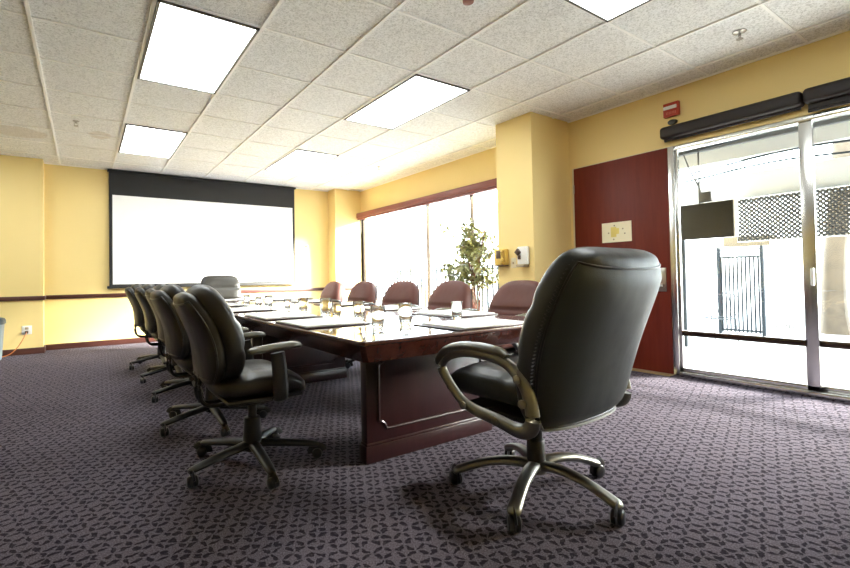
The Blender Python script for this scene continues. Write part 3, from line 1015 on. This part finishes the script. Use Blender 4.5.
# ------------------------------------------------------------------ small wall fittings
t = thing('fire_alarm', 'red rectangular fire alarm with white strobe above the roller blind', 'fire alarm', (RX, -0.352, 2.535))
box('alarm_body', (-0.045, -0.068, -0.066), (0.0, 0.068, 0.066), M['red'], t, 0.006)
box('strobe', (-0.056, -0.055, 0.002), (-0.044, 0.062, 0.034), M['white'], t, 0.004)
m = MB()
for k in range(7):
    m.box((-0.049, -0.045 + k * 0.013, -0.045), (-0.044, -0.039 + k * 0.013, -0.022), 0.001)
m.build('grille', M['red_pale'], t)
t = tag(MB().lathe([(0.012, -0.03), (0.030, -0.028), (0.034, -0.015), (0.034, 0.0)], (0, 0, 0), 24, 'X').build('motion_sensor', M['black']), 'small black oval sensor under the red fire alarm', 'sensor')
t.location = (RX, -0.352, 2.418)
t.scale = (1, 1.25, 0.72)

t = thing('door_notice', 'cream notice sheet with a small yellow plan on the red door', 'notice', (RX - 0.021, 0.2225, 1.418))
box('sheet', (-0.004, -0.160, -0.105), (0.0, 0.160, 0.105), M['notice'], t)
m = MB()
m.box((-0.0052, 0.0, -0.05), (-0.0042, 0.06, 0.055))
m.box((-0.0052, -0.03, -0.02), (-0.0042, 0.0, 0.04))
m.build('plan_area', M['notice_yellow'], t, False)
m = MB()
for (y, z) in ((0.085, -0.005), (0.03, -0.075), (0.02, 0.07), (-0.07, 0.03), (-0.09, -0.02)):
    m.box((-0.0056, y - 0.007, z - 0.007), (-0.0042, y + 0.007, z + 0.007))
m.build('plan_mark', M['notice_mark'], t, False)

t = thing('wall_telephone', 'yellowed wall telephone with dark keypad on the pillar by the ficus', 'telephone', (4.325, 1.21, 1.10))
box('phone_body', (-0.065, -0.085, 0.0), (0.0, 0.085, 0.185), M['phone'], t, 0.012)
box('keypad', (-0.069, -0.02, 0.075), (-0.060, 0.045, 0.165), M['phone_dark'], t, 0.002)
MB().tube([(-0.075, -0.065, 0.16), (-0.095, -0.065, 0.145), (-0.088, -0.065, 0.09), (-0.095, -0.065, 0.035), (-0.075, -0.065, 0.02)], [0.018, 0.02, 0.013, 0.02, 0.018], 10, smooth=4).build('handset', M['phone'], t)
box('cradle_lip', (-0.085, -0.08, -0.012), (0.0, 0.08, 0.004), M['phone_dark'], t, 0.005)
t = thing('wall_dispenser', 'pale grey wall dispenser with dark front parts on the pillar beside the telephone', 'dispenser', (4.325, 0.895, 1.07))
box('dispenser_body', (-0.05, -0.065, 0.03), (0.0, 0.075, 0.225), M['white'], t, 0.015)
MB().lathe([(0.004, -0.03), (0.035, -0.022), (0.042, 0.0)], (-0.05, 0.055, 0.165), 4, 'X').build('spout', M['phone_dark'], t)
box('push_lever', (-0.066, 0.02, 0.085), (-0.045, 0.05, 0.13), M['phone_dark'], t, 0.004)
box('drip_tray', (-0.09, -0.055, 0.0), (0.0, 0.06, 0.032), M['beige_dark'], t, 0.012)
t = thing('light_switch', 'small ivory light switch between the telephone and the dispenser on pillar', 'switch', (4.325, 1.055, 1.12))
box('switch_plate', (-0.006, -0.035, -0.057), (0.0, 0.035, 0.057), M['cream'], t, 0.002)
box('toggle', (-0.016, -0.006, -0.012), (-0.005, 0.006, 0.012), M['beige_dark'], t, 0.002)

t = thing('power_outlet', 'white power outlet with a plug, low on the far left wall section', 'outlet', (-0.37, 5.65, 0.335))
box('outlet_plate', (-0.055, -0.006, -0.06), (0.055, 0.0, 0.06), M['white'], t, 0.002)
box('socket', (-0.02, -0.009, 0.008), (0.02, -0.005, 0.042), M['beige_dark'], t, 0.003)
m = MB().box((-0.018, -0.045, -0.045), (0.018, -0.007, -0.008), 0.006)
c = thing('extension_cord', 'orange extension cord hanging from the outlet to the carpet', 'cord', (-0.37, 5.65, 0.335))
m.build('plug', M['phone_dark'], c)
MB().tube([(0, -0.045, -0.028), (-0.02, -0.06, -0.08), (-0.08, -0.07, -0.20), (-0.16, -0.09, -0.295), (-0.26, -0.12, -0.329), (-0.40, -0.14, -0.329), (-0.75, -0.10, -0.329)], 0.006, 8, smooth=5).build('cable', M['orange'], c)

t = thing('waste_bin', 'grey blue bin with dark lid at the left edge of the picture', 'bin', (-0.80, 5.28, 0))
rings = []
for z, k in ((0.0, 0.86), (0.02, 0.88), (0.25, 0.94), (0.47, 1.0)):
    a, b = 0.225 * k, 0.17 * k
    rings.append([(sgnpow(math.cos(2 * PI * q / 40), 0.35) * a, sgnpow(math.sin(2 * PI * q / 40), 0.35) * b, z) for q in range(40)])
MB().loft(rings).build('bin_body', M['bin'], t)
rings = []
for z, k in ((0.465, 1.06), (0.505, 1.06), (0.53, 1.0), (0.54, 0.9)):
    a, b = 0.225 * k, 0.17 * k
    rings.append([(sgnpow(math.cos(2 * PI * q / 40), 0.35) * a, sgnpow(math.sin(2 * PI * q / 40), 0.35) * b, z) for q in range(40)])
MB().loft(rings).build('bin_lid', M['bin_lid'], t)

t = thing('thermostat', 'tiny dark wall control on the far wall right of the screen', 'thermostat', (3.93, FY, 1.62))
box('thermostat_plate', (-0.035, -0.008, -0.03), (0.035, 0.0, 0.03), M['cream'], t, 0.002)
box('thermostat_dial', (-0.02, -0.02, -0.014), (0.02, -0.007, 0.014), M['notice_mark'], t, 0.004)

# ------------------------------------------------------------------ ficus by the window
t = thing('potted_ficus', 'slender potted ficus with small leaves paled by painted glare between window and pillar', 'plant', (4.50, 1.84, 0))
MB().lathe([(0.11, 0.0), (0.125, 0.01), (0.16, 0.26), (0.17, 0.27), (0.17, 0.30), (0.155, 0.30), (0.15, 0.27), (0.004, 0.265)], (0, 0, 0), 32).build('pot', M['terracotta'], t)
MB().lathe([(0.15, 0.26), (0.14, 0.272), (0.003, 0.278)], (0, 0, 0), 24).build('soil', M['soil'], t)
tips = []
rnd = random.Random(11)
m = MB()
for k in range(5):
    a = 2 * PI * k / 5 + 0.4
    e = Vector((0.10 * math.cos(a) - 0.02, 0.22 * math.sin(a) + 0.03, 1.25 + 0.35 * rnd.random()))
    p0 = Vector((0.03 * math.cos(a), 0.03 * math.sin(a), 0.27))
    mid = Vector((0.05 * math.cos(a + 2), 0.06 * math.sin(a + 2), 0.75))
    m.tube([tuple(p0), tuple(mid), tuple(e)], [0.012, 0.010, 0.004], 8, smooth=5)
    for q in range(9):
        s0 = mid.lerp(e, 0.25 + 0.75 * rnd.random())
        s1 = s0 + Vector((rnd.uniform(-0.18, 0.16), rnd.uniform(-0.30, 0.40), rnd.uniform(-0.10, 0.20)))
        s1.y = max(s1.y, -0.42)
        s1.x = min(s1.x, 0.32)
        m.tube([tuple(s0), tuple(s0.lerp(s1, 0.5) + Vector((0, 0, 0.03))), tuple(s1)], [0.004, 0.003, 0.002], 5, smooth=2)
        tips += [s0.lerp(s1, f) for f in (0.35, 0.6, 0.8, 1.0)]
m.build('stem', M['stem'], t)


def leaf(mb, p, d, n, L, W):
    d = d.normalized()
    s_ = d.cross(n)
    if s_.length < 1e-3:
        s_ = d.cross(Vector((1, 0, 0)))
    s_.normalize()
    u = s_.cross(d)
    vs = []
    for f, wv, h in ((0, 0.05, 0), (0.3, 0.9, 0.04), (0.6, 0.8, 0.03), (1.0, 0.02, -0.06)):
        c_ = p + d * (L * f) + u * (L * h)
        vs += [c_ - s_ * (W * wv / 2) + u * (0.15 * W * wv), c_, c_ + s_ * (W * wv / 2) + u * (0.15 * W * wv)]
    fs = []
    for i in range(3):
        o = i * 3
        fs += [(o, o + 1, o + 4, o + 3), (o + 1, o + 2, o + 5, o + 4)]
    mb.add(vs, fs)


m = MB()
for p in tips:
    for q in range(9):
        d_ = Vector((rnd.uniform(-1, 1), rnd.uniform(-1, 1), rnd.uniform(-0.9, 0.5)))
        if p.y + d_.y * 0.12 < -0.47 or p.x + d_.x * 0.12 > 0.36:
            continue
        leaf(m, p + d_ * 0.035, d_, Vector((rnd.uniform(-0.4, 0.4), rnd.uniform(-0.4, 0.4), 1)), rnd.uniform(0.065, 0.105), rnd.uniform(0.034, 0.05))
m.build('foliage', M['leaf'], t)

# ------------------------------------------------------------------ outside
struct('ground_patio', MB().box((RX + 0.06, -14, -0.16), (22, 16, -0.02)), M['concrete'], 'bright pale concrete patio outside the glass', 'patio')
struct('wall_outside', MB().box((13.0, -14, -0.02), (13.3, 16, 3.4)), M['stucco'], 'bright white boundary wall beyond the patio', 'wall')
pr = MB()
for k in range(5):
    pr.box((RX + 0.16, -7.8 + k * 2.2, 2.62), (8.39, -7.7 + k * 2.2, 2.70))
pr.box((RX + 0.16, -8, 2.70), (8.4, 1.2, 2.76))
porch = tag(pr.build('porch_roof', M['porch'], None, False), 'white porch ceiling with beams outside the glass doors', 'porch', kind='structure')
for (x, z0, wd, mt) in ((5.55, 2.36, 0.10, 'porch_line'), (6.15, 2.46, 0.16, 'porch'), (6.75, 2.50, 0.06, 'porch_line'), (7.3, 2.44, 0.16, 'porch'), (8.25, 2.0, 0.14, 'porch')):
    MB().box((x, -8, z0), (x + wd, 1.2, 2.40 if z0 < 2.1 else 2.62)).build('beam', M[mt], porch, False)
m = MB()
for (x, z, ph) in ((6.05, 2.42, 0.0), (7.05, 2.38, 1.0), (7.7, 2.40, 2.1)):
    pts = [(x + 0.05 * math.sin(k * 1.7 + ph), 2.5 - k * 0.42, z - 0.04 * (1 + math.sin(k * 1.3 + ph))) for k in range(14)]
    m.tube(pts, 0.013, 6, smooth=3)
tag(m.build('overhead_cables', M['iron'], None), 'loose dark cables strung under the white porch ceiling', 'cable')

t = thing('outdoor_television', 'black flat television hanging under the porch beyond the glass', 'television', (6.5, 0.01, 1.385))
box('tv_case', (0.0, -0.300, 0.0), (0.07, 0.345, 0.425), M['tv'], t, 0.004)
box('tv_side', (-0.004, -0.318, -0.004), (0.074, -0.300, 0.43), M['porch'], t)
m = MB()
m.tube([(0.04, 0.06, 0.42), (0.04, 0.06, 1.17), (0.26, 0.06, 1.17)], 0.014, 8)
m.tube([(0.04, 0.03, 0.42), (0.02, 0.05, 0.62), (0.06, 0.16, 0.85), (0.05, 0.25, 1.15)], 0.008, 6, smooth=4)
m.box((0.0, -0.08, 0.44), (0.07, 0.05, 0.56), 0.01)
m.build('tv_bracket', M['mesh'], t)

t = thing('mesh_screen', 'grey perforated metal screen panel hanging behind the television', 'screen', (8.15, 0, 0))
Y0, Y1, Z0, Z1 = -1.05, 0.24, 1.41, 2.02
m = MB()
n = 26
st = 0.058
for k in range(-12, 34):
    for sg in (-1, 1):
        # clip a diagonal line to the rectangle
        ya = Y0 + k * st
        pts = []
        if sg > 0:
            lo, hi = max(Y0, ya), min(Y1, ya + (Z1 - Z0))
            if hi - lo > 0.03:
                pts = [(0, lo, Z0 + lo - ya), (0, hi, Z0 + hi - ya)]
        else:
            lo, hi = max(Y0, ya), min(Y1, ya + (Z1 - Z0))
            if hi - lo > 0.03:
                pts = [(0, lo, Z1 - (lo - ya)), (0, hi, Z1 - (hi - ya))]
        if pts:
            m.tube(pts, 0.014, 5)
m.build('mesh_wires', M['mesh'], t)
m = MB()
m.tube([(0, Y0, Z0), (0, Y1, Z0), (0, Y1, Z1), (0, Y0, Z1)], 0.014, 6, closed=True)
m.build('screen_frame', M['steel'], t)

t = thing('iron_gate', 'barred grey iron gate in the white wall beyond the patio', 'gate', (9.0, 0.53, -0.02))
for k in range(10):
    y = -0.25 + k * 0.055
    MB().tube([(0, y, 0.03), (0, y, 1.25)], 0.014, 6).build('bar', M['iron'], t)
m = MB()
m.box((-0.015, -0.27, 0.05), (0.015, 0.27, 0.08))
m.box((-0.015, -0.27, 1.22), (0.015, 0.27, 1.25))
m.box((-0.015, -0.27, 1.34), (0.015, 0.27, 1.36))
m.build('rail', M['iron'], t, False)
m = MB()
for k in range(9):
    y = -0.222 + k * 0.055
    m.tube([(0, y + 0.022 * math.cos(q * PI / 5), 1.295 + 0.04 * math.sin(q * PI / 5)) for q in range(10)], 0.005, 5, closed=True, upv=(1, 0, 0))
m.build('scroll', M['iron'], t)
for y in (-0.30, 0.28):
    MB().box((-0.03, y - 0.02, 0), (0.03, y + 0.02, 1.40)).build('post', M['iron'], t, False)
struct('wall_tan', MB().box((9.3, 0.22, 1.40), (9.6, 0.85, 1.56)), M['tan'], 'tan lintel above the iron gate outside', 'wall')

m = MB().tube([(0, 0, 0), (0, 0, 1.55)], 0.035, 10)
t = thing('slim_post', 'slim dark post standing outside at the left edge of the glass', 'post', (7.05, 0.50, -0.02))
m.build('pole', M['iron'], t)
MB().lathe([(0.02, 1.53), (0.05, 1.57), (0.055, 1.66), (0.02, 1.70)], (0, 0, 0), 12).build('lamp_head', M['mesh'], t)

def wire_chair(x, y, rz, sc, label):
    t = thing('wire_bench', label, 'garden chair', (x, y, -0.02), rz)
    m = MB()
    for k in range(9):
        yy = -0.28 + k * 0.07
        m.tube([(0.22, yy, 0.42), (0.0, yy, 0.40), (-0.16, yy, 0.42), (-0.22, yy, 0.62), (-0.26, yy * 0.9, 0.80)], 0.005, 5, smooth=3)
    m.tube([(-0.26, -0.27, 0.79), (-0.27, 0, 0.86), (-0.26, 0.27, 0.79)], 0.009, 6, smooth=4)
    m.tube([(0.22, -0.30, 0.42), (0.22, 0.30, 0.42)], 0.009, 6)
    m.tube([(-0.16, -0.30, 0.42), (-0.16, 0.30, 0.42)], 0.009, 6)
    m.build('wire_seat', M['iron'], t)
    for (a, b) in ((0.2, -0.28), (0.2, 0.28), (-0.18, -0.28), (-0.18, 0.28)):
        MB().tube([(a, b, 0.42), (a * 1.15, b * 1.05, 0.0)], 0.010, 6).build('leg', M['iron'], t)
    t.scale = (sc, sc, sc)
    return t


wire_chair(8.0, 0.52, math.radians(150), 0.8, 'dark wire garden chair on the patio in front of the iron gate')
t = thing('low_planter', 'low pale patterned planter on the patio left of the tree', 'planter', (9.6, 0.12, -0.02))
box('planter_box', (-0.1, -0.19, 0), (0.1, 0.19, 0.20), M['stucco'], t, 0.01)
m = MB()
for k in range(5):
    y = -0.16 + k * 0.08
    m.tube([(-0.102, y + 0.025 * math.cos(q * PI / 5), 0.12 + 0.05 * math.sin(q * PI / 5)) for q in range(10)], 0.006, 5, closed=True, upv=(1, 0, 0))
m.build('relief', M['mesh'], t)

t = thing('street_tree', 'pale barked tree trunk outside the right hand glass panel', 'tree', (10.1, -0.33, -0.02))
rings = []
for k in range(16):
    z = 4.2 * k / 15
    r = 0.145 + 0.05 * math.exp(-z / 0.25) - 0.01 * z
    rings.append([(0.05 * math.sin(z * 1.3) - 0.02 * z + r * (1 + 0.10 * math.sin(3 * q * 2 * PI / 20 + z)) * math.cos(q * 2 * PI / 20), 0.10 * math.sin(z * 1.1 + 1) - 0.10 + r * (1 + 0.08 * math.sin(5 * q * 2 * PI / 20)) * math.sin(q * 2 * PI / 20), z) for q in range(20)])
MB().loft(rings).build('trunk', M['bark'], t)
m = MB()
rnd = random.Random(5)
for k in range(420):
    a, b_ = rnd.uniform(0, 2 * PI), rnd.uniform(-0.5, 1.2)
    rr = 1.5 * rnd.random() ** 0.4
    p = Vector((rr * math.cos(a) * math.cos(b_), -0.2 + rr * math.sin(a) * math.cos(b_), 4.0 + rr * math.sin(b_)))
    leaf(m, p, Vector((rnd.uniform(-1, 1), rnd.uniform(-1, 1), rnd.uniform(-1, 0.4))), Vector((0, 0, 1)), 0.24, 0.12)
m.build('crown', M['leaf_out'], t)
t = thing('garden_shrub', 'leafy green shrub at the right edge, behind the tree outside', 'shrub', (11.2, -1.05, -0.02))
MB().tube([(0, 0, 0), (0.03, 0.02, 1.0), (0, 0, 2.0)], [0.05, 0.04, 0.02], 8, smooth=4).build('stem', M['bark'], t)
m = MB()
for k in range(260):
    a, b_ = rnd.uniform(0, 2 * PI), rnd.uniform(-1.2, 1.4)
    rr = 0.45 * rnd.random() ** 0.4
    p = Vector((rr * math.cos(a) * math.cos(b_), rr * math.sin(a) * math.cos(b_), 2.0 + 1.4 * rr * math.sin(b_)))
    leaf(m, p, Vector((rnd.uniform(-1, 1), rnd.uniform(-1, 1), rnd.uniform(-1, 0.4))), Vector((0, 0, 1)), 0.16, 0.08)
m.build('crown', M['leaf_out'], t)

t = thing('iron_fence', 'iron bar fence outside the bright window, seen between the chairs', 'fence', (6.6, 0, -0.02))
for k in range(52):
    y = 2.6 + k * 0.135
    MB().tube([(0, y, 0.0), (0, y, 1.22)], 0.022, 6).build('bar', M['iron'], t)
m = MB()
m.box((-0.015, 2.55, 0.12), (0.015, 9.6, 0.16))
m.box((-0.015, 2.55, 1.12), (0.015, 9.6, 1.15))
m.build('rail', M['iron'], t, False)
